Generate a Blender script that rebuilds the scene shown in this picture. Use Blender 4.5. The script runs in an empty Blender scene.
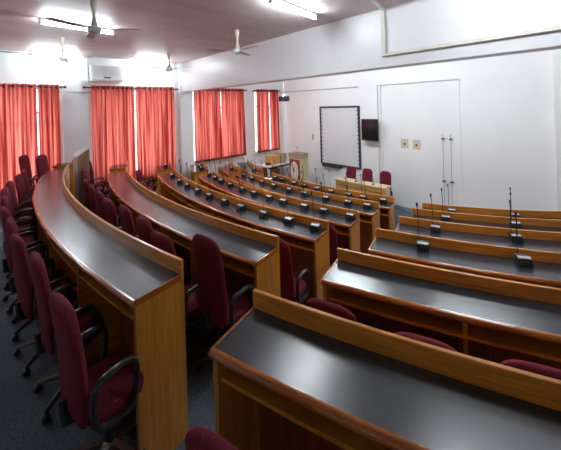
import bpy, bmesh, math, random
from mathutils import Vector, Matrix
random.seed(7)
G = 1.1                      # metres per survey unit
PI = math.pi
COL = bpy.context.scene.collection
TH = .811
ST, CT = math.sin(TH), math.cos(TH)
ZC = 2.617                   # camera height over the front floor
DROP = [None, 0, .183, .344, .466, .55, .617, .817]     # floor drop of every tier
DH, RAIL, W = .80, .086, .331
TOPZ = 1.8                   # camera over first tier
def fz(i): return ZC - TOPZ - DROP[i]
def room(X, Y): return (ST*X + CT*Y, -CT*X + ST*Y)
CL = room(5.36, 10.401); CR = room(4.395, 8.971)
RL = [None, 10.449, 9.541, 8.648, 7.853, 7.123, 6.557]
RR = [None, 8.733, 7.763, 6.865, 6.079, 5.456, 4.939]
def pol(C, r, a):
    a = math.radians(a); x, y = room(r*math.sin(a), -r*math.cos(a))
    return (C[0]+x, C[1]+y)
P1, Q1, CEIL = 7.13, 7.5, ZC+1.18
BP, BB = 3.52, ZC+.447       # beam plane and underside
QR, PB = -2.4, -2.2          # right wall, back wall

# ---------------------------------------------------------------- materials
def mat(name, col, rough=.5, metal=0, spec=.5, coat=0, coat_rough=.1, emit=None, es=0, nscale=None, namt=.15, nstretch=(1,1,1), bump=0, bscale=40, col2=None, detail=4):
    m = bpy.data.materials.new(name); m.use_nodes = True
    nt = m.node_tree; b = nt.nodes['Principled BSDF']
    b.inputs['Base Color'].default_value = (*col, 1); b.inputs['Roughness'].default_value = rough
    b.inputs['Metallic'].default_value = metal; b.inputs['Specular IOR Level'].default_value = spec
    b.inputs['Coat Weight'].default_value = coat; b.inputs['Coat Roughness'].default_value = coat_rough
    if emit: b.inputs['Emission Color'].default_value = (*emit, 1); b.inputs['Emission Strength'].default_value = es
    tc = nt.nodes.new('ShaderNodeTexCoord'); mp = nt.nodes.new('ShaderNodeMapping')
    mp.inputs['Scale'].default_value = nstretch; nt.links.new(tc.outputs['Object'], mp.inputs[0])
    n = nt.nodes.new('ShaderNodeTexNoise'); n.inputs['Scale'].default_value = nscale or 8; n.inputs['Detail'].default_value = detail
    nt.links.new(mp.outputs[0], n.inputs['Vector'])
    r = nt.nodes.new('ShaderNodeValToRGB'); r.color_ramp.elements[0].position = .3; r.color_ramp.elements[1].position = .7
    lo = col2 or tuple(c*(1-namt) for c in col); hi = tuple(min(1, c*(1+namt)) for c in col)
    r.color_ramp.elements[0].color = (*lo, 1); r.color_ramp.elements[1].color = (*hi, 1)
    nt.links.new(n.outputs['Fac'], r.inputs[0]); nt.links.new(r.outputs[0], b.inputs['Base Color'])
    if bump:
        n2 = nt.nodes.new('ShaderNodeTexNoise'); n2.inputs['Scale'].default_value = bscale; n2.inputs['Detail'].default_value = 3
        nt.links.new(tc.outputs['Object'], n2.inputs['Vector'])
        bp = nt.nodes.new('ShaderNodeBump'); bp.inputs['Strength'].default_value = bump; bp.inputs['Distance'].default_value = .01
        nt.links.new(n2.outputs['Fac'], bp.inputs['Height']); nt.links.new(bp.outputs[0], b.inputs['Normal'])
    return m
M = {}
M['wall'] = mat('white_wall_paint', (.87,.89,.90), .6, nscale=1.2, namt=.02, bump=.05, bscale=60)
M['beam'] = mat('beam_paint', (.78,.78,.80), .38, nscale=1.2, namt=.02)
M['ceil'] = mat('mauve_ceiling_paint', (.66,.55,.56), .5, nscale=1.5, namt=.10, nstretch=(.6,2.4,1), bump=.25, bscale=2.5)
M['carpet'] = mat('blue_grey_carpet', (.11,.135,.16), .95, spec=.1, nscale=90, namt=.5, bump=.4, bscale=160)
M['wood_v'] = mat('golden_wood_upright_grain', (.50,.215,.028), .32, coat=.25, nscale=5, namt=.25, nstretch=(9,9,.5), detail=5)
M['wood_h'] = mat('golden_wood_long_grain', (.58,.22,.024), .30, coat=.3, nscale=4, namt=.28, nstretch=(.8,.8,14), detail=5)
M['nose'] = mat('rounded_wood_edge', (.36,.11,.02), .22, coat=.5, nscale=5, namt=.3, nstretch=(1,1,9))
M['blade'] = mat('fan_blade_paint', (.40,.33,.33), .4, namt=.05)
M['inner'] = mat('red_brown_veneer', (.22,.06,.022), .4, coat=.2, nscale=4, namt=.25, nstretch=(6,6,.8))
M['top'] = mat('dark_slate_laminate', (.020,.026,.034), .25, spec=.85, nscale=40, namt=.05)
M['fabric'] = mat('burgundy_fabric', (.13,.014,.025), .85, spec=.15, nscale=60, namt=.25, bump=.3, bscale=150)
M['plastic'] = mat('black_plastic', (.018,.018,.02), .28, spec=.5, namt=.1)
M['starb'] = mat('black_with_brown_reflection', (.07,.035,.028), .35, coat=.3, namt=.2)  # black star base, its brown-red reflection put into the colour
M['chrome'] = mat('brushed_metal', (.6,.6,.62), .3, metal=1, namt=.05)
M['silver'] = mat('silver_plastic', (.55,.56,.58), .35, metal=.3, namt=.05)
M['black'] = mat('matt_black', (.012,.012,.014), .5, namt=.1)
M['white'] = mat('white_plastic', (.82,.84,.84), .4, namt=.02)
M['casing'] = mat('off_white_casing', (.70,.68,.60), .5, namt=.03)
M['cream'] = mat('cream_plastic', (.62,.58,.46), .5, namt=.04)
M['ivory'] = mat('ivory_enamel', (.72,.66,.50), .3, coat=.4, namt=.04)
M['board'] = mat('whiteboard_surface', (.72,.76,.77), .25, namt=.01)
M['frame'] = mat('dark_grey_aluminium', (.05,.06,.07), .35, metal=.5, namt=.05)
M['rod'] = mat('dark_brown_metal', (.06,.03,.025), .35, metal=.4, namt=.1)
M['hem'] = mat('hem_brown_reflection', (.16,.05,.045), .8, spec=.1)  # brown stands for a reflection along the curtain foot, coloured into the hem
M['oak'] = mat('pale_oak_laminate', (.50,.34,.13), .35, coat=.2, nscale=4, namt=.15, nstretch=(1,1,10))
M['oaktop'] = mat('pale_oak_top', (.62,.48,.27), .3, coat=.3, nscale=4, namt=.12, nstretch=(1,1,10))
M['creamwood'] = mat('cream_laminate', (.62,.57,.32), .4, namt=.05)
M['beige'] = mat('beige_cloth', (.48,.38,.28), .7, namt=.08)
M['red'] = mat('brick_red_panel', (.30,.045,.03), .45, namt=.15)
M['card'] = mat('yellow_cardboard', (.62,.33,.09), .7, namt=.12)
M['olive'] = mat('olive_beige_board', (.36,.30,.19), .6, namt=.1)
M['grey'] = mat('grey_laminate', (.42,.44,.45), .4, namt=.05)
M['walnut'] = mat('greyish_walnut_veneer', (.27,.15,.10), .25, coat=.4, nscale=4, namt=.3, nstretch=(8,8,.5))
M['paper'] = mat('white_paper', (.85,.86,.86), .6, namt=.01)
M['skirting'] = mat('blue_grey_skirting', (.27,.36,.42), .5, namt=.08)
M['winframe'] = mat('white_window_frame', (.75,.76,.76), .4, namt=.03)
M['tube'] = mat('glowing_tube', (1,1,1), .5, emit=(.86,.95,1), es=95)
M['tube_bay'] = mat('glowing_tube_beyond_beam', (1,1,1), .5, emit=(.86,.95,1), es=210)
M['bulb'] = mat('glowing_bulb', (1,1,1), .5, emit=(1,1,.97), es=14)
def curtain_mat():
    m = bpy.data.materials.new('coral_curtain_cloth'); m.use_nodes = True; nt = m.node_tree; nt.nodes.clear()
    o = nt.nodes.new('ShaderNodeOutputMaterial'); mx = nt.nodes.new('ShaderNodeMixShader'); mx.inputs[0].default_value = .55
    d = nt.nodes.new('ShaderNodeBsdfDiffuse'); t = nt.nodes.new('ShaderNodeBsdfTranslucent')
    tc = nt.nodes.new('ShaderNodeTexCoord'); mp = nt.nodes.new('ShaderNodeMapping'); mp.inputs['Scale'].default_value = (16, 1, .25)
    n = nt.nodes.new('ShaderNodeTexNoise'); n.inputs['Scale'].default_value = 1.6; n.inputs['Detail'].default_value = 3
    nt.links.new(tc.outputs['Object'], mp.inputs[0]); nt.links.new(mp.outputs[0], n.inputs['Vector'])
    for sh, a, b in ((d, (.34,.03,.03), (.68,.11,.09)), (t, (.32,.035,.03), (.95,.29,.23))):  # dark and pale stripes put fold shade and highlights into the cloth colour
        r = nt.nodes.new('ShaderNodeValToRGB'); r.color_ramp.elements[0].position = .38; r.color_ramp.elements[1].position = .62
        r.color_ramp.elements[0].color = (*a,1); r.color_ramp.elements[1].color = (*b,1)
        nt.links.new(n.outputs['Fac'], r.inputs[0]); nt.links.new(r.outputs[0], sh.inputs['Color'])
    nt.links.new(d.outputs[0], mx.inputs[1]); nt.links.new(t.outputs[0], mx.inputs[2]); nt.links.new(mx.outputs[0], o.inputs[0])
    return m
M['curtain'] = curtain_mat()
def glass_mat():
    m = bpy.data.materials.new('window_glass'); m.use_nodes = True; nt = m.node_tree; nt.nodes.clear()
    o = nt.nodes.new('ShaderNodeOutputMaterial'); mx = nt.nodes.new('ShaderNodeMixShader'); mx.inputs[0].default_value = .06
    t = nt.nodes.new('ShaderNodeBsdfTransparent'); g = nt.nodes.new('ShaderNodeBsdfGlossy'); g.inputs['Roughness'].default_value = .02
    nt.links.new(t.outputs[0], mx.inputs[1]); nt.links.new(g.outputs[0], mx.inputs[2]); nt.links.new(mx.outputs[0], o.inputs[0])
    return m
M['glass'] = glass_mat()

# ---------------------------------------------------------------- mesh helpers (survey units in, metres out)
class MB:
    def __init__(s): s.v = []; s.f = []; s.sm = []
    def add(s, vs, fs, smooth=False):
        n = len(s.v); s.v += [tuple(v) for v in vs]; s.f += [tuple(i+n for i in f) for f in fs]; s.sm += [smooth]*len(fs); return s
    def box(s, x0, x1, y0, y1, z0, z1):
        x0, x1 = sorted((x0,x1)); y0, y1 = sorted((y0,y1)); z0, z1 = sorted((z0,z1))
        vs = [(x,y,z) for z in (z0,z1) for (x,y) in ((x0,y0),(x1,y0),(x1,y1),(x0,y1))]
        return s.add(vs, [(3,2,1,0),(4,5,6,7),(0,1,5,4),(1,2,6,5),(2,3,7,6),(3,0,4,7)])
    def hexa(s, b, t):       # bottom quad, top quad
        return s.add(list(b)+list(t), [(3,2,1,0),(4,5,6,7),(0,1,5,4),(1,2,6,5),(2,3,7,6),(3,0,4,7)])
    def loft(s, rings, closed=False, caps=True, smooth=True):
        k = len(rings[0]); vs = [p for r in rings for p in r]; fs = []
        n = len(rings); m = n if closed else n-1
        for i in range(m):
            a = i*k; b = ((i+1) % n)*k
            for j in range(k): fs.append((a+j, a+(j+1)%k, b+(j+1)%k, b+j))
        s.add(vs, fs, smooth)
        if caps and not closed:
            s.add(rings[0], [tuple(range(k))[::-1]]); s.add(rings[-1], [tuple(range(k))])
        return s
    def tube(s, pts, r, k=8, closed=False, flat=1.0, up=None):
        pts = [Vector(p) for p in pts]; n = len(pts); rings = []; prev = None
        rr = r if isinstance(r, (list, tuple)) else [r]*n
        for i, p in enumerate(pts):
            a = pts[(i-1) % n] if (closed or i > 0) else p; b = pts[(i+1) % n] if (closed or i < n-1) else p
            t = (b-a).normalized()
            u = Vector(up) if up else (prev if prev is not None else (Vector((0,0,1)) if abs(t.z) < .9 else Vector((1,0,0))))
            x = (u - t*u.dot(t)).normalized(); y = t.cross(x); prev = x
            rings.append([p + x*math.cos(2*PI*j/k)*rr[i]*flat + y*math.sin(2*PI*j/k)*rr[i] for j in range(k)])
        return s.loft(rings, closed)
    def lathe(s, prof, c=(0,0,0), k=20, axis='z'):
        rings = []
        for r, z in prof:
            ring = []
            for j in range(k):
                a = 2*PI*j/k; x, y = r*math.cos(a), r*math.sin(a)
                ring.append((c[0]+x, c[1]+y, c[2]+z) if axis == 'z' else ((c[0]+z, c[1]+x, c[2]+y) if axis == 'x' else (c[0]+y, c[1]+z, c[2]+x)))
            rings.append(ring)
        return s.loft(rings)
    def arc(s, C, r0, r1, z0, z1, a0, a1, n=None, bev=0, bevside=0):
        n = n or max(1, int(abs(a1-a0)/1.0)); rings = []
        for i in range(n+1):
            a = a0+(a1-a0)*i/n
            prof = [(r0,z0),(r1,z0),(r1,z1),(r0,z1)]
            if bev:   # rounded outer (r1) edge
                h = (z1-z0)/2; prof = [(r0,z0),(r1-h,z0)]+[(r1-h+h*math.cos(t), z0+h+h*math.sin(t)) for t in (-1.1,-.55,0,.55,1.1)]+[(r1-h,z1),(r0,z1)]
            rings.append([(*pol(C, r, a), z) for r, z in prof])
        return s.loft(rings, smooth=False)
    def build(s, name, m, parent=None, loc=None, rz=0, bevel=0, smooth=None):
        me = bpy.data.meshes.new(name); me.from_pydata([(x*G, y*G, z*G) for x, y, z in s.v], [], s.f)
        bm = bmesh.new(); bm.from_mesh(me); bmesh.ops.remove_doubles(bm, verts=bm.verts, dist=1e-5)
        bmesh.ops.recalc_face_normals(bm, faces=bm.faces); bm.to_mesh(me); bm.free()
        me.materials.append(m)
        for p in me.polygons: p.use_smooth = True
        o = bpy.data.objects.new(name, me); COL.objects.link(o)
        try: me.set_sharp_from_angle(angle=math.radians(38))
        except Exception: pass
        if parent: o.parent = parent
        if loc: o.location = (loc[0]*G, loc[1]*G, loc[2]*G)
        o.rotation_euler.z = rz
        if bevel:
            b = o.modifiers.new('bevel', 'BEVEL'); b.width = bevel*G; b.segments = 2; b.limit_method = 'ANGLE'
        return o
def tag(o, label, cat, group=None, kind=None):
    o['label'] = label; o['category'] = cat
    if group: o['group'] = group
    if kind: o['kind'] = kind
    return o
def struct(o, label=None):
    o['kind'] = 'structure'
    if label: o['label'] = label
    return o
def empty(name, loc=(0,0,0), rz=0):
    o = bpy.data.objects.new(name, None); COL.objects.link(o)
    o.location = (loc[0]*G, loc[1]*G, loc[2]*G); o.rotation_euler.z = rz; o.empty_display_size = .1
    return o
def copy_tree(o, parent=None):
    c = o.copy(); COL.objects.link(c)
    if parent: c.parent = parent
    for ch in list(o.children): copy_tree(ch, c)
    return c
def local(C0):              # shift a world-authored MB so that it is local to origin C0
    def f(mb): mb.v = [(x-C0[0], y-C0[1], z-C0[2]) for x, y, z in mb.v]; return mb
    return f

# ---------------------------------------------------------------- room shell
TH_W = .18
struct(MB().box(PB-TH_W, P1+TH_W, QR-TH_W, Q1+TH_W, -.2, 0).build('floor', M['carpet']), 'blue grey carpeted floor in front of the tiers')
def tier_curve(i):
    rr, rl = RR[i]+W-.05, RL[i]+W-.05
    pts = []
    A = -A_R0[i]
    for k in range(25): pts.append(pol(CR, rr, 14 - k*(14+A_R0[i])/24))
    a0, a1 = A_L0[i], 72
    for k in range(41):
        p = pol(CL, rl, -(a0+(a1-a0)*k/40))
        pts.append(p)
    pts = [p for p in pts if p[1] > QR and p[1] < Q1]
    pts = [(pts[0][0], QR)] + pts + [(pts[-1][0], Q1)]
    return pts
A_L0 = [None, 34.9, 34.5, 34.3, 33.9, 33.5, 32.8]
A_R0 = [None, 31.4, 30.9, 30.3, 29.4, 28.5, 27.4]
A_R1 = [None, 12, 10, 7, 3, -1, -5]
A_L1 = [None, 60.8, 61.4, 62.0, 61.2, 59.2, 58.6]
A_B0 = [None, 63.6, 64.2, 65.2, 65.0, 63.0, 62.6]
for i in range(6, 0, -1):
    pts = tier_curve(i); poly = pts + [(PB, Q1), (PB, QR)]
    z0, z1 = (0 if i == 6 else fz(i+1)), fz(i)
    n = len(poly); mb = MB()
    mb.add([(x,y,z0) for x,y in poly]+[(x,y,z1) for x,y in poly], [tuple(range(n))[::-1], tuple(range(n,2*n))]+[(k,(k+1)%n,(k+1)%n+n,k+n) for k in range(n)])
    struct(mb.build('floor', M['carpet']), 'blue grey carpeted tier carrying one row of chairs')
# ceiling
struct(MB().box(PB-TH_W, P1+TH_W, QR-TH_W, Q1+TH_W, CEIL, CEIL+.15).build('ceiling', M['ceil']), 'mauve painted ceiling of the hall')
struct(MB().box(BP, BP+.22, QR, Q1, BB, CEIL).build('trim_1', M['beam'], bevel=.004), 'deep white beam hanging below the ceiling across the hall')
# wall with the windows (far, q = Q1)
ZB, ZT = ZC-1.46, ZC+.50
wins = [(-.80, .88), (1.52, 3.22), (3.84, 5.42), (5.98, 6.84)]
wb = MB(); x = PB-TH_W
for a, b in wins:
    wb.box(x, a, Q1, Q1+TH_W, 0, CEIL); wb.box(a, b, Q1, Q1+TH_W, 0, ZB); wb.box(a, b, Q1, Q1+TH_W, ZT, CEIL); x = b
wb.box(x, P1+TH_W, Q1, Q1+TH_W, 0, CEIL)
struct(wb.build('wall_left', M['wall']), 'white wall with four curtained windows')
for n_, (a, b) in enumerate(wins):
    fr = MB(); t = .035; y0, y1 = Q1+.06, Q1+.11
    fr.box(a, a+t, y0, y1, ZB, ZT).box(b-t, b, y0, y1, ZB, ZT).box(a, b, y0, y1, ZB, ZB+t).box(a, b, y0, y1, ZT-t, ZT)
    k = 3 if b-a > 1 else 2
    for j in range(1, k): xx = a+(b-a)*j/k; fr.box(xx-t/2, xx+t/2, y0, y1, ZB, ZT)
    fr.box(a, b, y0, y1, ZB+1.45, ZB+1.45+t)
    w = struct(fr.build('window_%d' % (n_+1), M['winframe'], bevel=.003), 'white framed window behind the curtains')
    MB().box(a+t/2, b-t/2, Q1+.08, Q1+.085, ZB+t/2, ZT-t/2).build('window_pane', M['glass'], w)
    MB().box(a-.04, b+.04, Q1-.05, Q1+.06, ZB-.04, ZB).build('window_sill', M['winframe'], w, bevel=.004)
struct(MB().box(P1, P1+TH_W, QR-TH_W, 2.03, 0, CEIL).box(P1, P1+TH_W, 3.80, Q1, 0, CEIL).box(P1, P1+TH_W, 2.03, 3.80, ZC+.46, CEIL).box(P1+.05, P1+TH_W, 2.03, 3.80, 0, ZC+.46).build('wall_front', M['wall']), 'pale front wall carrying the whiteboard and television')
struct(MB().box(PB-TH_W, P1, QR-TH_W, QR, 0, CEIL).build('wall_right', M['wall']), 'white wall on the right')
struct(MB().box(PB-TH_W, PB, QR, Q1, 0, CEIL).build('wall_back', M['wall']), 'white wall behind the last row')
struct(MB().box(P1-.02, P1, QR, Q1-.0, 0, .10).build('baseboard_front', M['skirting'], bevel=.003), 'blue grey skirting along the front wall')
# pillar by the front wall at right, white pillar between the windows, column at the end of the beam
struct(MB().box(P1-.22, P1, -.6, .50, 0, CEIL).build('trim_2', M['wall'], bevel=.004), 'white pillar standing against the front wall at right')
struct(MB().box(.985, 1.435, Q1-.10, Q1, 0, CEIL).build('trim_3', M['wall'], bevel=.004), 'white pillar between the first two windows')
struct(MB().box(BP-.06, BP+.28, Q1-.12, Q1, 0, CEIL).build('trim_4', M['wall'], bevel=.004), 'white pillar under the end of the beam')
struct(MB().box(P1-.012, P1, 3.80, 3.84, 0, ZC+.47).box(P1-.012, P1, 2.0, 3.84, ZC+.46, ZC+.49).box(P1-.012, P1, 1.99, 2.03, 0, ZC+.49).build('trim_5', M['wall'], bevel=.003), 'slim architrave around the walled-up doorway in the front wall')

# ---------------------------------------------------------------- curtains
def sc(p): return p*1.084
def curtain(p0, p1, zb, label, nf, group, first=False):
    ztop = ZC+.555; n = nf*10; z_l = [ztop, ztop-.03, ztop-.12, ztop-.5, (ztop+zb)/2, zb+.05, zb]
    root = empty('curtain', ((p0+p1)/2, Q1-.16, zb)); tag(root, label, 'curtain', group)
    mid = (p0+p1)/2; mb = MB(); rows = []
    ph = random.random()*6
    def wv(t, z):
        amp = .036 + .014*math.sin(t*nf*1.7+ph)*(ztop-z)
        return amp*math.sin(t*nf*2*PI + .5*math.sin(t*9+ph)*(ztop-z)) + .008*math.sin(t*nf*5.1*PI+ph)
    for z in z_l: rows.append([(p0-mid+(p1-p0)*j/n, wv(j/n, z), z-zb) for j in range(n+1)])
    vs = [v for r in rows for v in r]; k = n+1
    mb.add(vs, [(a*k+j, a*k+j+1, (a+1)*k+j+1, (a+1)*k+j) for a in range(len(rows)-1) for j in range(n)], True)
    mb.build('curtain_cloth', M['curtain'], root)
    hm = MB()
    hv = [(p0-mid+(p1-p0)*j/n, wv(j/n, z)+dy, z-zb) for z, dy in ((zb+.05,-.004),(zb-.005,-.004),(zb-.005,.004),(zb+.05,.004)) for j in range(n+1)]
    hm.add(hv, [(a*k+j, a*k+j+1, ((a+1)%4)*k+j+1, ((a+1)%4)*k+j) for a in range(4) for j in range(n)], True)
    hm.build('hem', M['hem'], root)
    for j in range(nf):
        t = (j+.5)/nf
        e = MB(); pts = [(p0-mid+(p1-p0)*t, .034*math.cos(u), ztop-.045-zb+.034*math.sin(u)) for u in [2*PI*q/10 for q in range(10)]]
        e.tube(pts, .011, 5, closed=True); e.build('eyelet', M['rod'], root)
    return root
def rod(p0, p1, label):
    r = empty('curtain_rod', ((p0+p1)/2, Q1-.16, ZC+.51)); tag(r, label, 'curtain rod')
    h = (p1-p0)/2
    MB().tube([(-h,0,0),(h,0,0)], .013, 8).build('rail_bar', M['rod'], r)
    for s in (-1,1):
        MB().lathe([(0,0),(.022,.005),(.026,.03),(.015,.05),(0,.055)] if s > 0 else [(0,0),(.022,-.005),(.026,-.03),(.015,-.05),(0,-.055)], (s*h,0,0), 10, 'x').build('finial', M['rod'], r)
        MB().box(s*(h-.03)-.01, s*(h-.03)+.01, 0, .16, -.012, .012).build('bracket', M['rod'], r)
fb = ZC-1.72; hb = ZC-1.44
g1, g2, g3, g4 = ['coral curtains at the %s window' % w for w in ('leftmost','second','third','corner')]
curtain(-.86, .575, fb, 'wide coral curtain at the left edge of the leftmost window', 11, g1)
curtain(.60, .93, fb, 'narrow coral curtain on the right of the leftmost window, beside the white pillar', 4, g1)
curtain(1.47, 2.33, fb, 'coral curtain on the left half of the second window, below the air conditioner', 9, g2)
curtain(2.36, 3.28, fb, 'coral curtain on the right half of the second window', 7, g2)
curtain(3.81, 4.63, hb, 'sill-length coral curtain on the left half of the third window', 7, g3)
curtain(4.66, 5.45, hb, 'sill-length coral curtain on the right half of the third window', 7, g3)
curtain(5.95, 6.45, hb, 'narrow coral curtain on the left of the small corner window', 4, g4)
curtain(6.50, 6.88, hb, 'narrow coral curtain on the right of the small corner window', 4, g4)
rod(-.95, 1.00, 'dark curtain rod above the leftmost window'); rod(1.38, 3.35, 'dark curtain rod above the second window, under the air conditioner')
rod(3.78, 5.52, 'dark curtain rod above the third window behind the beam'); rod(5.90, 6.93, 'short dark curtain rod above the corner window')

# ---------------------------------------------------------------- desks
ORD = ['', 'backmost', 'second from the back', 'third from the back', 'fourth from the back', 'fifth from the back', 'frontmost']
def desk(C, R, i, a0, a1, label, group):
    """a0, a1: bearings in degrees; a0 is the end nearer the camera."""
    am = (a0+a1)/2; c0 = pol(C, R+W/2, am); zt = fz(i)+DH; zb = fz(i+1); org = (c0[0], c0[1], zb)
    L = local(org); d = empty('curved_desk', org); tag(d, label, 'desk', group)
    n = max(2, int(abs(a1-a0)/1.0)); s = 1 if a1 > a0 else -1
    de = math.degrees(.026/R)*s
    L(MB().arc(C, R+.022, R+W-.024, zt-.028, zt, a0+de*.30, a1-de*.30, n)).build('worktop', M['top'], d)
    L(MB().arc(C, R+W-.026, R+W, zt-.034, zt+.003, a0, a1, n, bev=1)).build('edge_strip', M['nose'], d)
    L(MB().arc(C, R, R+.022, zt-.03, zt+RAIL, a0, a1, n)).build('raised_rail', M['wood_h'], d, bevel=.004)
    L(MB().arc(C, R, R+.020, zb, zt-.03, a0+de, a1-de, n)).build('front_panel', M['wood_v'], d)
    for a, b in ((a0, a0+de), (a1-de, a1)):
        L(MB().arc(C, R, R+W-.026, zb, zt-.030, a, b, 1)).build('end_panel', M['wood_v'], d, bevel=.002)
    for a, b in ((a0-de*.1, a0+de*.30), (a1-de*.30, a1+de*.1)): L(MB().arc(C, R+.022, R+W-.028, zt-.034, zt+.002, a, b, 1)).build('end_strip', M['nose'], d)
    L(MB().arc(C, R+.020, R+W-.045, zt-.145, zt-.127, a0+de, a1-de, n)).build('shelf', M['wood_h'], d)
    L(MB().arc(C, R+.021, R+.030, zb, zt-.03, a0+de, a1-de, n)).build('inner_lining', M['inner'], d)
    k = max(1, int(abs(math.radians(a1-a0))*R/.80)+1); stp = math.degrees(.80/R)*s
    for j in range(1, k):
        a = a0+stp*j
        if abs(a1-a) < abs(stp)*.3: continue
        L(MB().arc(C, R+.031, R+W-.035, fz(i)+.001, zt-.148, a-de*.4, a+de*.4, 1)).build('divider', M['wood_h'], d)
        L(MB().arc(C, R+.031, R+W-.035, zt-.126, zt-.03, a-de*.4, a+de*.4, 1)).build('divider', M['wood_h'], d)
    return d
gd = {'L':'long curved desks of the centre block', 'R':'desks of the near right block', 'B':'short desks of the far block by the windows'}
lab = {'L':['', 'backmost long curved desk with a tall golden end panel, behind it a row of chairs',
 'second long curved desk from the back, bare dark top, behind a high-backed chair',
 'third long curved desk from the back, first one lined with microphone units',
 'fourth long curved desk from the back, fourth from the rear wall, with microphone units',
 'fifth long curved desk from the back, second from the front table',
 'frontmost long curved desk, nearest the pale front table'],
 'R':['', 'near right desk filling the lower right, broad orange rail and glossy dark top',
 'second right desk from the camera, bright glare on its top, open shelf below',
 'third right desk from the camera, first right one with microphone units',
 'fourth right desk from the camera, with microphone units',
 'fifth right desk from the camera, second from the front wall',
 'farthest right desk, nearest the front wall'],
 'B':['', 'short desk beyond the far end of the backmost long desk',
 'short desk beyond the far end of the second long desk',
 'short desk by the windows with a single microphone, beyond the third long desk',
 'short white-glaring desk by the third window, beyond the fourth long desk',
 'short reddish desk under the third window, beyond the fifth long desk',
 'short desk near the corner window, beyond the frontmost long desk']}
for i in range(1, 7):
    desk(CL, RL[i], i, -A_L0[i], -A_L1[i], lab['L'][i], gd['L'])
    desk(CR, RR[i], i, -A_R0[i], -A_R1[i], lab['R'][i], gd['R'])
    a = A_B0[i]
    while pol(CL, RL[i]+W, -a)[1] < Q1-.22 and pol(CL, RL[i], -a)[1] < Q1-.22: a += .2
    desk(CL, RL[i], i, -A_B0[i], -a, lab['B'][i], gd['B']); A_B0[i] = (A_B0[i], a)

# ---------------------------------------------------------------- chairs
def superell(w, h, z, y, n=3.2, k=20, cx=0):
    return [(cx + w*math.copysign(abs(math.cos(t))**(2/n), math.cos(t)), y + h*math.copysign(abs(math.sin(t))**(2/n), math.sin(t)), z) for t in [2*PI*j/k for j in range(k)]]
def make_chair(BH=.635, sh=.40):
    root = empty('swivel_chair')
    # +y is the way the chair faces; origin on the floor under the column
    st = [superell(.155,.13,sh-.005,-.01), superell(.178,.155,sh+.012,-.01), superell(.184,.162,sh+.045,-.01), superell(.172,.152,sh+.068,-.01), superell(.12,.10,sh+.076,-.01)]
    MB().loft(st).build('seat', M['fabric'], root)
    rows = []
    for t in [0,.03,.08,.2,.35,.5,.65,.8,.88,.93,.965,.985,.995,1.0]:
        z = sh+.02 + t*BH
        w = .135+.035*min(1,t/.2) if t < .2 else .17-.016*(t-.2)
        if t > .86: w *= max(0, 1-((t-.86)/.155)**2)**.38
        th = .034*(1 if t < .92 else math.sqrt(max(.05, 1-((t-.92)/.085)**2)))
        if t < .05: th *= .6
        y = -.165 - .05*t - .03*math.sin(t*PI)*-1*0.5
        rows.append(superell(max(.03,w), th, z, y, 2.6))
    MB().loft(rows).build('backrest', M['fabric'], root)
    for s in (-1, 1):
        x = s*.195
        loop = [(-.135,sh+.04),(-.148,sh+.12),(-.14,sh+.20),(-.105,sh+.235),(-.01,sh+.25),(.04,sh+.24),(.062,sh+.20),(.058,sh+.12),(.045,sh+.05),(.015,sh+.012),(-.09,sh+.008)]
        pts = []
        m = len(loop)
        for q in range(m):
            p0, p1, p2, p3 = loop[q-1], loop[q], loop[(q+1)%m], loop[(q+2)%m]
            for u in (0, .5):
                pts.append((x, *[.5*(2*p1[c]+(p2[c]-p0[c])*u+(2*p0[c]-5*p1[c]+4*p2[c]-p3[c])*u*u+(3*p1[c]-p0[c]-3*p2[c]+p3[c])*u**3) for c in (0,1)]))
        MB().tube(pts, .0155, 8, closed=True, up=(1,0,0), flat=1.25).build('armrest', M['plastic'], root)
    MB().box(-.09,.09,-.08,.10,sh-.035,sh-.004).build('seat_mechanism', M['plastic'], root)
    MB().tube([(0,-.07,sh-.02),(0,-.20,sh-.0),(0,-.205,sh+.12)], .018, 6, flat=1.6).build('back_bracket', M['plastic'], root)
    MB().lathe([(0,.08),(.032,.08),(.032,.20),(.018,.205),(.018,sh-.03),(0,sh-.03)], k=12).build('gas_column', M['plastic'], root)
    b = MB().lathe([(0,.07),(.045,.07),(.045,.105),(0,.11)], k=12)
    for q in range(5):
        a = 2*PI*q/5+.3; c, s_ = math.cos(a), math.sin(a)
        b.tube([(c*.03,s_*.03,.095),(c*.14,s_*.14,.082),(c*.25,s_*.25,.058)], [.024,.02,.014], 6)
    b.build('star_base', M['starb'], root)
    for q in range(5):
        a = 2*PI*q/5+.3; c, s_ = math.cos(a)*.25, math.sin(a)*.25
        w = MB(); w.lathe([(0,-.022),(.02,-.022),(.026,-.012),(.026,.012),(.02,.022),(0,.022)], (c, s_, .0265), 10, 'x'); w.tube([(c,s_,.03),(c,s_,.06)], .008, 6)
        w.build('caster', M['plastic'], root)
    return root
chair0 = make_chair(); used = [False]; chair_low = make_chair(.455, .34); used_low = [False]; chair_mid = make_chair(.585, .355); used_mid = [False]
def place_chair(C, r, a, i, label, group, turn=0, low=False):
    if low == 2:
        c = chair_mid if not used_mid[0] else copy_tree(chair_mid); used_mid[0] = True
    elif low:
        c = chair_low if not used_low[0] else copy_tree(chair_low); used_low[0] = True
    else:
        c = chair0 if not used[0] else copy_tree(chair0); used[0] = True
    x, y = pol(C, r, a); dx, dy = C[0]-x, C[1]-y
    c.location = (x*G, y*G, fz(i)*G); c.rotation_euler = (0, 0, math.atan2(dy, dx)-PI/2+turn)
    if 'whole black loop' in label: c.scale = (.94,.94,.97)
    if 'bottom edge' in label: c.scale = (.86,.86,.90)
    tag(c, label, 'chair', group); return c
PLC = ['', 'the backmost long desk', 'the second long desk', 'the third long desk', 'the fourth long desk', 'the fifth long desk', 'the frontmost long desk']
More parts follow.
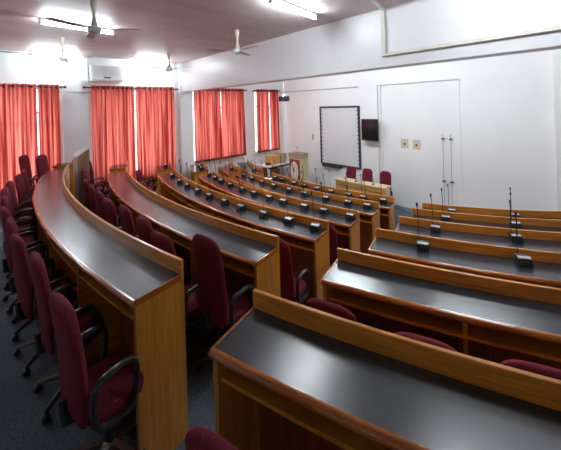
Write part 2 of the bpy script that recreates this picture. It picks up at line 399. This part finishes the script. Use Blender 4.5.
ORDN = ['first','second','third','fourth','fifth','sixth','seventh','eighth','ninth','tenth','eleventh','twelfth','thirteenth','fourteenth']
L1a = [35.45,38.7,41.4,43.8,46.4,49.0,51.4,53.6,56.2,58.7]
L2a = [35.75,37.6,40.0,42.6,44.8,47.2,49.8,52.2,54.6,57.0,59.4]
rowsA = {1:L1a, 2:L2a}
for i in range(3, 7):
    step = math.degrees(.46/(RL[i]+W+.3)); a = A_L0[i]+1.2; l = []
    while a < A_L1[i]-.8: l.append(a); a += step
    rowsA[i] = l
CH = {}
for i in range(1, 7):
    if i > 4: continue
    for k, a in enumerate(rowsA[i]):
        if i == 4 and k > 2: continue
        if i == 3 and (k == 1 or k > 7): continue
        off = {1:.03, 2:.12}.get(i, .13)
        off += random.uniform(-.025,.025); turn = random.uniform(-.10,.10)
        if i == 3: off = .20
        if (i, k) == (2, 0): off, turn = .06, -.06
        if (i, k) == (2, 1): off = .21
        if (i, k) == (1, 0): off, turn = .07, -.05
        if (i, k) == (3, 0): off, turn = .20, .03
        if (i, k) == (4, 0): off, turn = .17, .03
        if i == 3 and k > 1: k -= 1
        nm = {0:'nearest to the aisle', 1:'second from the aisle'}.get(k, '%s from the aisle' % ORDN[k])
        lb = 'burgundy high-backed swivel chair behind %s, %s' % (PLC[i], nm)
        if (i,k) == (1,0): lb = 'burgundy swivel chair at lower left with its whole black loop armrest in view'
        if (i,k) == (2,0): lb = 'burgundy swivel chair fully in view mid-photo, behind the aisle end of the second long desk'
        place_chair(CL, RL[i]+W+off, -a, i, lb, 'chairs behind '+PLC[i], turn, {1:2, 2:0}.get(i, 2))
for i in range(1, 7):
    a0, a1 = A_B0[i]; k = 0; a = a0+1.2; step = math.degrees(.5/(RL[i]+W+.3))
    while pol(CL, RL[i]+W+.34, -a)[1] < Q1-.45:
        place_chair(CL, RL[i]+W+.16, -a, i, 'burgundy chair at the short window-side desk beyond %s, %s one' % (PLC[i], ORDN[k]), 'chairs at the short desks by the windows', random.uniform(-.3,.3), 2 if i < 3 else 1)
        a += step; break; k += 1
place_chair(CL, RL[1]+W+.20, -63.3, 1, 'dark burgundy chair against the leftmost curtain, at the far end of the backmost desk', 'chairs behind '+PLC[1], -.15)
place_chair(CL, RL[1]+W-.08, -62.2, 1, 'dark burgundy chair beside the white pillar, beyond the backmost long desk', 'chairs behind '+PLC[1], -.3)
place_chair(CL, RL[2]+W+.10, -62.9, 2, 'burgundy chair against the second window curtain, beyond the second long desk', 'chairs behind '+PLC[2], .2)
place_chair(CR, RR[1]+W+.09, -29.5, 1, 'burgundy swivel chair cut off at the bottom edge, behind the near right desk', 'chairs of the right block', 0, 2)
for k, (a, off) in enumerate(((29.9,.00),(26.4,.05),(23.2,.03))):
    place_chair(CR, RR[2]+W+off, -a, 2, 'burgundy chair mostly hidden behind the near right desk, its top showing, %s from the aisle' % ORDN[k], 'chairs of the right block', 0, 1)

# ---------------------------------------------------------------- microphone units
def make_mic():
    root = empty('microphone_unit')
    b = MB(); w, dp = .052, .05
    b.hexa([(-w,-.036,0),(w,-.036,0),(w,dp,0),(-w,dp,0)], [(-w*.94,-.026,.056),(w*.94,-.026,.056),(w*.94,dp*.95,.068),(-w*.94,dp*.95,.068)])
    b.build('housing', M['black'], root, bevel=.004)
    MB().hexa([(-w*.86,-.018,.056),(w*.86,-.018,.056),(w*.86,.012,.060),(-w*.86,.012,.060)], [(-w*.86,-.018,.061),(w*.86,-.018,.061),(w*.86,.012,.065),(-w*.86,.012,.065)]).build('silver_strip', M['silver'], root)
    MB().box(-w*.6,w*.6,-.039,-.031,.014,.04).build('speaker_grille', M['plastic'], root)
    pts = [(-.03,.035,.064),(-.03,.036,.14),(-.031,.034,.22),(-.034,.028,.31),(-.04,.018,.385)]
    s = MB().tube(pts, .0042, 6).build('gooseneck', M['black'], root)
    MB().lathe([(0,0),(.008,.002),(.0095,.02),(.008,.036),(0,.04)], (-.0405,.017,.382), 8).build('capsule', M['black'], s)
    return root
mic0 = make_mic(); mused = [False]
def place_mic(C, r, a, i, label, group, turn=0, lean=0):
    c = mic0 if not mused[0] else copy_tree(mic0); mused[0] = True
    x, y = pol(C, r, a); dx, dy = C[0]-x, C[1]-y
    c.location = (x*G, y*G, (fz(i)+DH+.001)*G); c.rotation_euler = (0, 0, math.atan2(dy, dx)-PI/2+turn)
    tag(c, label, 'microphone', group)
MICS = {('L', 3): [35.0, 37.3, 39.8, 42.5, 44.9, 47.6, 50.1, 53.0, 55.7, 59.5], ('L', 4): [34.5, 37.2, 39.5, 42.3, 44.5, 47.2, 49.7, 52.7, 55.6, 57.9, 60.8], ('L', 5): [34.7, 37.1, 40.2, 43.7, 46.5, 49.9, 53.0, 56.1, 59.2], ('L', 6): [34.1, 37.0, 39.3, 42.3, 45.0, 47.8, 50.3, 53.7, 56.0], ('R', 3): [26.7, 20.6], ('R', 4): [25.7, 18.8], ('R', 5): [24.3, 16.6], ('R', 6): [23.0, 14.4], ('B', 3): [67.5], ('B', 4): [66.5, 68.6], ('B', 5): [66.5], ('B', 6): [65.5]}
for key, angs in MICS.items():
    b, i = key; C = CL if b in 'LB' else CR; R = (RL if b in 'LB' else RR)[i]
    for k, a in enumerate(angs):
        where = {'L':'on %s, %s from the aisle' % (PLC[i], ORDN[k]), 'R':'on the %s right desk from the camera, %s from the aisle' % (ORDN[i-1], ORDN[k]), 'B':'on the short desk beyond %s, %s along it' % (PLC[i], ORDN[k])}[b]
        place_mic(C, R+.115, -a, i, {'L':'black conference microphone unit ','R':'black microphone unit ','B':'microphone unit '}[b]+where, {'L':'microphone units on '+PLC[i],'R':'microphone units on the right desks','B':'microphone units on the short desks'}[b], random.uniform(-.12,.12))

# ---------------------------------------------------------------- front of the room
def table(p0, p1, q0, q1, h):
    t = empty('front_table', ((p0+p1)/2, (q0+q1)/2, 0)); tag(t, 'long pale oak table on the front floor with three chairs behind it', 'table')
    hp, hq = (p1-p0)/2, (q1-q0)/2
    MB().box(-hp-.02, hp, -hq-.02, hq+.02, h-.035, h).build('table_top', M['oaktop'], t, bevel=.004)
    MB().box(-hp, -hp+.025, -hq, hq, 0, h-.035).build('front_panel', M['oak'], t)
    MB().box(-hp-.012, -hp, -hq+.06, hq-.06, h-.13, h-.11).build('groove_strip', M['nose'], t)
    for s in (-1, 1): MB().box(-hp+.025, hp-.03, s*hq-(.025 if s > 0 else 0), s*hq+(.025 if s < 0 else 0), 0, h-.035).build('side_panel', M['oaktop'], t)
    MB().box(hp-.03, hp, -hq, -hq+.03, 0, h-.035).build('black_leg', M['black'], t)
    return t
table(5.82, 6.07, 3.06, 4.30, .86)
for k, (q, lb) in enumerate(((4.36,'burgundy chair behind the front table, below the whiteboard corner'),(3.90,'burgundy chair behind the middle of the front table, below the television'),(3.43,'burgundy chair behind the right end of the front table, clear of the television'))):
    c = copy_tree(chair0); c.location = (6.40*G, q*G, 0); c.rotation_euler = (0,0,PI/2); c.scale = (.88,.88,.97); tag(c, lb, 'chair', 'chairs behind the front table')
def small_mic(x, y, z, label, ln=.26, lean=.08):
    o = empty('gooseneck_microphone', (x,y,z)); tag(o, label, 'microphone', 'loose gooseneck microphones')
    MB().lathe([(0,0),(.035,0),(.033,.012),(0,.018)], k=12).build('base', M['black'], o)
    MB().tube([(0,0,.01),(0,.01,ln*.5),(-.01,lean,ln)], .0042, 6).build('gooseneck', M['black'], o)
    MB().lathe([(0,0),(.009,.002),(.011,.02),(.009,.036),(0,.04)], (-.01,lean,ln-.01), 8).build('capsule', M['black'], o)
small_mic(5.90, 3.80, .86, 'gooseneck microphone on the front table, left one', .20)
small_mic(5.92, 3.38, .86, 'gooseneck microphone on the front table, right one', .20)
# lectern with emblem
def lectern():
    p0, q0, wq, dp, h = 6.20, 5.76, .46, .30, 1.25
    t = empty('lectern', (p0, q0, 0)); tag(t, 'cream lectern with a brick red front panel and a white oval emblem', 'lectern')
    MB().box(0, dp, 0, wq, 0, h-.14).build('body', M['creamwood'], t, bevel=.004)
    MB().box(-.006, dp, -.006, wq+.006, h-.14, h-.02).build('head_box', M['beige'], t)
    MB().box(-.02, dp+.02, -.02, wq+.02, h-.02, h).build('top', M['olive'], t, bevel=.003)
    pn = MB().box(-.014, 0, .05, wq-.02, .25, h-.17).build('red_panel', M['red'], t)
    def oval(a, b, x, cz=.78, cy=wq/2+.02):
        mb = MB(); k = 28; r1 = [(x, cy+a*math.cos(2*PI*j/k), cz+b*math.sin(2*PI*j/k)) for j in range(k)]; r0 = [(x+.006, y, z) for _, y, z in r1]
        return mb.loft([r0, r1])
    e = oval(.15,.28,-.020,.74).build('oval_emblem', M['paper'], pn)
    oval(.11,.22,-.024,.74).build('emblem_ring', M['beige'], pn); oval(.095,.20,-.028,.74).build('emblem_field', M['paper'], pn)
    MB().box(-.034,-.028,.22,.30,.72,.86).build('emblem_figure', M['olive'], pn)
    o = empty('gooseneck_microphone', (p0+.12, q0+.22, h)); tag(o, 'thin gooseneck microphone rising from the lectern top', 'microphone')
    MB().lathe([(0,0),(.03,0),(.028,.01),(0,.014)], k=12).build('base', M['black'], o)
    MB().tube([(0,0,.01),(.0,.0,.1),(-.01,.02,.16)], .004, 6).build('gooseneck', M['black'], o)
    MB().lathe([(0,0),(.012,.002),(.014,.02),(.012,.036),(0,.04)], (-.01,.02,.155), 8).build('capsule', M['black'], o)
lectern()
# side table with boxes
def side_table():
    p0, p1, q0, q1, h = 5.75, 6.85, 6.65, 7.2, .85
    t = empty('side_table', ((p0+p1)/2, (q0+q1)/2, 0)); tag(t, 'white-topped side table in the far corner carrying two boxes', 'table'); a, b = (p1-p0)/2, (q1-q0)/2
    MB().box(-a, a, -b, b, h-.03, h).build('table_top', M['white'], t, bevel=.004)
    MB().box(-a, a, -b-.005, -b+.01, h-.075, h-.03).build('apron', M['black'], t)
    for sx in (-1,1):
        for sy in (-1,1): MB().box(sx*(a-.04)-.03, sx*(a-.04)+.03, sy*(b-.04)-.03, sy*(b-.04)+.03, 0, h-.03).build('leg', M['winframe'], t)
    MB().box(-.35, -.05, -b+.03, b-.03, 0, h-.12).build('pedestal', M['inner'], t)
side_table()
b_ = MB().box(-.17,.17,-.15,.15,0,.26).build('cardboard_box', M['card'], loc=(6.17,6.92,.851), bevel=.004); tag(b_, 'yellow cardboard box on the white side table', 'box')
MB().box(-.172,.172,-.02,.02,.262,.264).build('tape', M['cream'], b_)
b_ = MB().box(-.12,.12,-.14,.14,0,.27).build('storage_box', M['olive'], loc=(6.50,6.90,.851), bevel=.006); tag(b_, 'olive beige box on the side table, next to the lectern', 'box')
MB().box(-.13,.13,-.15,.15,.27,.30).build('lid', M['beige'], b_)
b_ = MB().box(-.07,.07,-.05,.05,0,.07).build('pencil_case', M['hem'], loc=(5.93,6.86,.851), bevel=.012); tag(b_, 'small maroon case lying on the side table beside the yellow box', 'case')
b_ = empty('computer_tower', (6.45,6.82,0)); tag(b_, 'white and black computer tower under the side table', 'computer')
MB().box(-.09,.09,-.14,.2,0,.42).build('case', M['white'], b_, bevel=.005); MB().box(-.05,.05,-.15,-.14,.05,.38).build('front_face', M['black'], b_)
# brown lectern-like stand behind the backmost desk's far end
t = empty('storage_stand', (1.06, 6.02, fz(2))); tag(t, 'tall walnut stand with a grey sloping top beyond the backmost desk', 'stand')
H_ = ZC-.62-fz(2)
MB().hexa([(-.10,-.15,0),(.07,-.15,0),(.07,.15,0),(-.10,.15,0)], [(-.10,-.15,H_-.12),(.07,-.15,H_),(.07,.15,H_),(-.10,.15,H_-.12)]).build('body', M['walnut'], t, bevel=.006)
MB().hexa([(-.12,-.152,H_-.134),(.07,-.152,H_+.001),(.07,.17,H_+.001),(-.12,.17,H_-.134)], [(-.12,-.152,H_-.114),(.07,-.152,H_+.016),(.07,.17,H_+.016),(-.12,.17,H_-.114)]).build('sloping_top', M['grey'], t)
MB().box(-.108,-.10,-.13,.13,.2,H_-.2).build('side_panel', M['grey'], t)
# papers
def paper(C, r, a, i, label, s=.13):
    x, y = pol(C, r, a); o = MB().box(-s*.7,s*.7,-s,s,0,.004).build('paper_sheet', M['paper'], loc=(x,y,fz(i)+DH+.001), rz=random.uniform(0,1.5)); tag(o, label, 'paper')
paper(CL, RL[6]+.22, -57.3, 6, 'white sheet of paper at the far end of the frontmost long desk', .10)

# whiteboard
def wq(q): return q*1.084
def framed(name, q0, q1, z0, z1, label, cat, surf, t=.045, dep=.05):
    o = empty(name, (P1, (q0+q1)/2, (z0+z1)/2)); tag(o, label, cat); a, b = (q1-q0)/2, (z1-z0)/2
    MB().box(-dep*.5, 0, -a+t*.5, a-t*.5, -b+t*.5, b-t*.5).build('board_surface', surf, o)
    f = MB(); f.box(-dep,0,-a,-a+t,-b,b).box(-dep,0,a-t,a,-b,b).box(-dep,0,-a+t,a-t,-b,-b+t).box(-dep,0,-a+t,a-t,b-t,b)
    f.build('frame', M['frame'], o, bevel=.004)
    return o, a, b
o, a, b = framed('whiteboard', 4.40, 5.76, ZC-1.76, ZC-.05, 'tall white board in a dark frame on the front wall', 'whiteboard', M['board'])
for k in range(14):
    z = -b+.12+k*(2*b-.24)/13
    for s in (-1, 1): MB().box(-.027,-.024, s*(a-.075)-.02, s*(a-.075)+.02, z-.012, z+.012).build('side_mark', M['frame'], o)
MB().box(-.12, -.0, -.05, a-.10, -b-.05, -b-.003).build('pen_tray', M['frame'], o, bevel=.006)
# television
t = empty('television', (P1-.14, 4.03, ZC-.675)); tag(t, 'small black television mounted on the front wall right of the whiteboard', 'television')
MB().box(-.04,.0,-.235,.235,-.28,.28).build('casing', M['black'], t, bevel=.008)
MB().box(-.044,-.040,-.215,.215,-.25,.26).build('screen', mat('dark_screen', (.008,.008,.01), .12, namt=.01), t)
MB().box(0,.14,-.05,.05,-.08,.08).build('wall_bracket', M['frame'], t)
MB().box(.0,.138,-.16,.16,-.34,-.28).build('under_bracket', M['grey'], t)
# sockets on the wall
def plate(q, z, w, h, label, m=M['cream'], P=P1+.05):
    o = empty('wall_plate', (P, q, z)); tag(o, label, 'socket', 'cream sockets on the front wall' if 'cream' in label else None)
    MB().box(-.015,0,-w/2,w/2,-h/2,h/2).build('plate', m, o, bevel=.003)
    MB().lathe([(0,-.032),(.022,-.032),(.03,-.015),(.03,0),(0,0)], (0,0,-.01), 12, 'x').build('knob', M['nose'] if m is M['cream'] else M['grey'], o)
plate(3.22, ZC-.99, .17, .22, 'cream socket plate on the front wall, left of the pair'); plate(2.94, ZC-1.0, .17, .22, 'cream socket plate on the front wall, right of the pair')
plate(6.08, ZC-.98, .07, .17, 'small pale switch plate left of the whiteboard', M['grey'], P1)
# conduits
def pipe(pts, r, label, m=M['white'], flat=1, name='conduit'):
    mb = MB().tube(pts, r, 8, flat=flat); o = mb.build(name, m); tag(o, label, 'conduit'); return o
pipe([(P1-.02, 7.45, ZC+.475),(P1-.02, 4.44, ZC+.457)], .014, 'thin grey cable pipe running high along the front wall above the whiteboard', M['grey'])
pipe([(P1-.025, 3.86, .12),(P1-.025, 3.86, ZC+.46)], .010, 'thin vertical cable at the left edge of the blocked doorway', M['grey'])
for q, lb in ((2.345,'thin vertical rod on the front wall behind the right desks, left one'),(2.185,'thin vertical rod on the front wall behind the right desks, right one')):
    o = empty('wall_rod', (P1-.02, q, .12)); tag(o, lb, 'rod', 'thin rods on the front wall')
    MB().tube([(0,0,0),(0,0,ZC-.71-.12)], .007, 6).build('pole', M['grey'], o)
    for z in (ZC-.82-.12, ZC-1.75-.12): MB().box(-.02,.05,-.025,.025,z-.012,z+.012).build('clamp', M['frame'], o)
    MB().lathe([(0,0),(.05,0),(.05,.01),(0,.015)], (0,0,-.12+.001), 10).build('foot', M['frame'], o); MB().tube([(0,0,-.11),(0,0,0)], .007, 6).build('lower_pole', M['grey'], o)
# cream casing on the beam and pipe on the ceiling
cb = MB(); cb.box(BP-.03, BP, 1.775, 1.825, ZC+.62, CEIL).box(BP-.035, BP, QR, 1.825, ZC+.58, ZC+.62)
tag(cb.build('cable_casing', M['casing'], bevel=.004), 'cream cable casing running down and along the white beam', 'casing')
pipe([(BP-.02, 1.80, CEIL-.02),(2.7, 1.62, CEIL-.02),(1.0, 1.4, CEIL-.02)], .018, 'white pipe crossing the ceiling to the beam', M['white'])
pipe([(.1, Q1-.03, ZC+.17+.245),(1.49, Q1-.12, ZC+.415)], .010, 'thin cable pipe between the two left windows', M['grey'])
pipe([(-1.5, Q1-.03, CEIL-.03),(.96, Q1-.03, CEIL-.03)], .014, 'grey cable pipe along the ceiling edge above the leftmost window', M['grey'])
pipe([(3.38, Q1-.03, CEIL-.01),(3.38, Q1-.03, ZC+.46),(3.44,Q1-.14,ZC+.40),(3.44,Q1-.14,.9)], .008, 'thin vertical cable beside the pillar under the beam', M['grey'])
pipe([(P1-.24, .28, ZC+.55),(P1-.24, .28, ZC-.8)], .012, 'grey pipe running down the pillar at right', M['grey'])
o = empty('pipe_fitting', (P1-.22, .33, ZC+.02)); tag(o, 'small metal cable fitting high on the right pillar', 'fitting')
MB().box(-.03,0,-.05,.05,-.10,.12).build('plate', M['grey'], o, bevel=.003); MB().tube([(-.02,0,.1),(-.08,.0,.06),(-.08,0,-.08),(-.02,0,-.12)], .012, 6).build('hook', M['frame'], o)

# air conditioner
o = empty('air_conditioner', (1.78, Q1, ZC+.81)); tag(o, 'white air conditioner high on the wall above the second window', 'air conditioner')
MB().box(-.31,.31,-.20,0,-.16,.18).build('casing', M['white'], o, bevel=.015)
f = MB()
for k in range(7): f.box(-.27,.27,-.206,-.20,-.02+k*.025,-.012+k*.025)
f.build('grille', M['winframe'], o)
MB().box(-.29,.29,-.225,-.19,-.155,-.125).build('air_flap', M['cream'], o, bevel=.004)
MB().box(-.07,.07,-.207,-.2,-.095,-.07).build('display', M['black'], o)
pipe([(1.46, Q1-.13, ZC+.66),(1.30, Q1-.13, ZC+.66),(1.28, Q1-.13, ZC+.42)], .012, 'white pipe leading down from the air conditioner', M['white'])

# projector
o = empty('projector', (5.30, 5.44, ZC+.22)); tag(o, 'small projector hanging on a thin rod in front of the whiteboard wall', 'projector')
MB().box(-.11,.11,-.09,.09,-.10,.03).build('casing', M['frame'], o, bevel=.012)
MB().lathe([(0,-.15),(.03,-.15),(.035,-.11),(0,-.11)], k=12, axis='x').build('lens', M['black'], o)
MB().tube([(0,0,.03),(0,0,1.18-.22)], .010, 8).build('hanging_rod', M['grey'], o)
MB().lathe([(0,.03),(.05,.03),(.02,.09),(0,.09)], k=10).build('mount', M['silver'], o)

# fans
def fan(p, q, label, rot, first=None):
    o = first or empty('ceiling_fan'); o.location = (p*G, q*G, CEIL*G); o.rotation_euler.z = rot
    tag(o, label, 'fan', 'ceiling fans'); return o
f0 = empty('ceiling_fan')
MB().lathe([(0,-.001),(.030,-.002),(.036,-.03),(.034,-.06),(.016,-.15),(.013,-.18),(0,-.18)], k=14).build('upper_canopy', M['ivory'], f0)
MB().tube([(0,0,-.15),(0,0,-.22)], .010, 8).build('down_rod', M['ivory'], f0)
MB().lathe([(0,-.175),(.014,-.175),(.018,-.21),(.036,-.275),(.03,-.29),(0,-.29)], k=14).build('lower_canopy', M['ivory'], f0)
MB().lathe([(0,-.285),(.035,-.288),(.058,-.30),(.066,-.325),(.060,-.35),(.035,-.372),(0,-.38)], k=20).build('motor', M['white'], f0)
for k in range(3):
    a = 2*PI*k/3; c, s = math.cos(a), math.sin(a); mb = MB()
    pr = [(.05,.012),(.12,.018),(.16,.036),(.40,.042),(.45,.036),(.46,.02)]
    vs = []
    for z in (-.318,-.324):
        for sg in (1,-1):
            for r, w in pr: vs.append((c*r - s*w*sg, s*r + c*w*sg, z + sg*w*.10))
    n = len(pr); fs = []
    for j in range(n-1):
        fs += [(j, j+1, n+j+1, n+j), (2*n+j, 3*n+j, 3*n+j+1, 2*n+j+1), (j, 2*n+j, 2*n+j+1, j+1), (n+j, n+j+1, 3*n+j+1, 3*n+j)]
    fs += [(0, n, 3*n, 2*n), (n-1, 3*n-1, 4*n-1, 2*n-1)]
    mb.add(vs, fs).build('blade', M['blade'], f0)
fans = [(.77, 3.60, 'cream ceiling fan nearest the camera, in front of the left tube light', -.62), (.79, 5.75, 'cream ceiling fan beside the far left tube light', -.75),
        (2.68, 6.2, 'grey-looking ceiling fan near the end of the beam, by the second window', -.85), (2.68, 3.73, 'cream ceiling fan alone in the middle, before the beam', .55)]
for k, (p, q, lb, r) in enumerate(fans): fan(p, q, lb, r, f0 if k == 0 else copy_tree(f0))
# tubes
def tube_light(p, q, label, L=.86, rz=.1, z=None, m=None):
    o = empty('tube_light', (p, q, CEIL if z is None else z), rz); tag(o, label, 'light', 'fluorescent tube lights')
    MB().box(-L/2, L/2, -.022, .022, -.028, -.001).build('fitting', M['white'], o, bevel=.004)
    MB().tube([(-L/2+.03,0,-.056),(L/2-.03,0,-.056)], .019, 10).build('tube', m or M['tube'], o)
    for s in (-1,1): MB().box(s*(L/2-.02)-.012, s*(L/2-.02)+.012, -.022,.022,-.080,-.028).build('end_cap', M['white'], o)
tube_light(.84, 4.75, 'glowing tube light behind the nearest ceiling fan', .88)
tube_light(.88, 7.22, 'glowing tube light at far left above the white pillar', .80, .05)
tube_light(2.68, 7.10, 'glowing tube light at the end of the beam, above the second window', .80, .05)
tube_light(2.58, 2.42, 'glowing tube light at top centre, near the white beam', .9, .12)
tube_light(2.6, .50, 'tube light above the right desks, over the frame', 1.0, 1.45)
tube_light(-1.2, 6.4, 'added fill light behind the back row near the windows, outside the frame', 1.0, 0)  # unseen fill lamp, added to brighten the window wall
for k, q in enumerate((1.2, 3.2, 5.2)): tube_light(BP+1.2, q, 'tube light on the ceiling beyond the beam, hidden from view, %s from the right' % ORDN[k], 1.0, PI/2, m=M['tube_bay'])
o = empty('wall_lamp', (3.46, Q1-.13, ZC+.80)); tag(o, 'small round glowing lamp at the far end of the beam', 'lamp')
MB().lathe([(0,-.03),(.02,-.03),(.02,.0),(0,.0)], k=12, axis='y').build('holder', M['white'], o); MB().lathe([(0,-.10),(.025,-.09),(.038,-.065),(.025,-.035),(0,-.03)], k=14, axis='y').build('bulb', M['bulb'], o)
o = MB().lathe([(0,-.02),(.04,-.018),(.055,-.001),(0,-.001)], k=16).build('smoke_detector', M['white'], loc=(2.62, 4.92, CEIL)); tag(o, 'small white round disc on the mauve ceiling before the beam', 'detector')

# ---------------------------------------------------------------- world and camera
sc_ = bpy.context.scene
w = bpy.data.worlds.new('overcast_sky'); sc_.world = w; w.use_nodes = True; nt = w.node_tree
bg = nt.nodes['Background']; bg.inputs['Color'].default_value = (.93,.97,1,1); bg.inputs['Strength'].default_value = 2.8
s = bpy.data.lights.new('sun', 'SUN'); s.energy = 2.0; s.angle = math.radians(4); s.color = (1,.95,.88)
so = bpy.data.objects.new('sun', s); COL.objects.link(so); so.rotation_euler = Vector((.25,-.75,-.62)).to_track_quat('-Z','Y').to_euler()
cam = bpy.data.cameras.new('camera'); co = bpy.data.objects.new('camera', cam); COL.objects.link(co)
rho = .029; R_ = Vector((ST, -CT, 0)); F_ = Vector((CT, ST, 0)); U_ = Vector((0,0,1))
X_ = R_*math.cos(rho) - U_*math.sin(rho); Y_ = R_*math.sin(rho) + U_*math.cos(rho)
m = Matrix((X_, Y_, -F_)).transposed().to_4x4(); m.translation = Vector((0,0,ZC*G)); co.matrix_world = m
cam.sensor_width = 36; cam.lens = 300.343/561*36; cam.shift_y = -(225-106.196)/561; cam.clip_start = .05
sc_.camera = co
sc_.view_settings.view_transform = 'Standard'; sc_.view_settings.look = 'None'; sc_.view_settings.exposure = .27; sc_.view_settings.gamma = 1
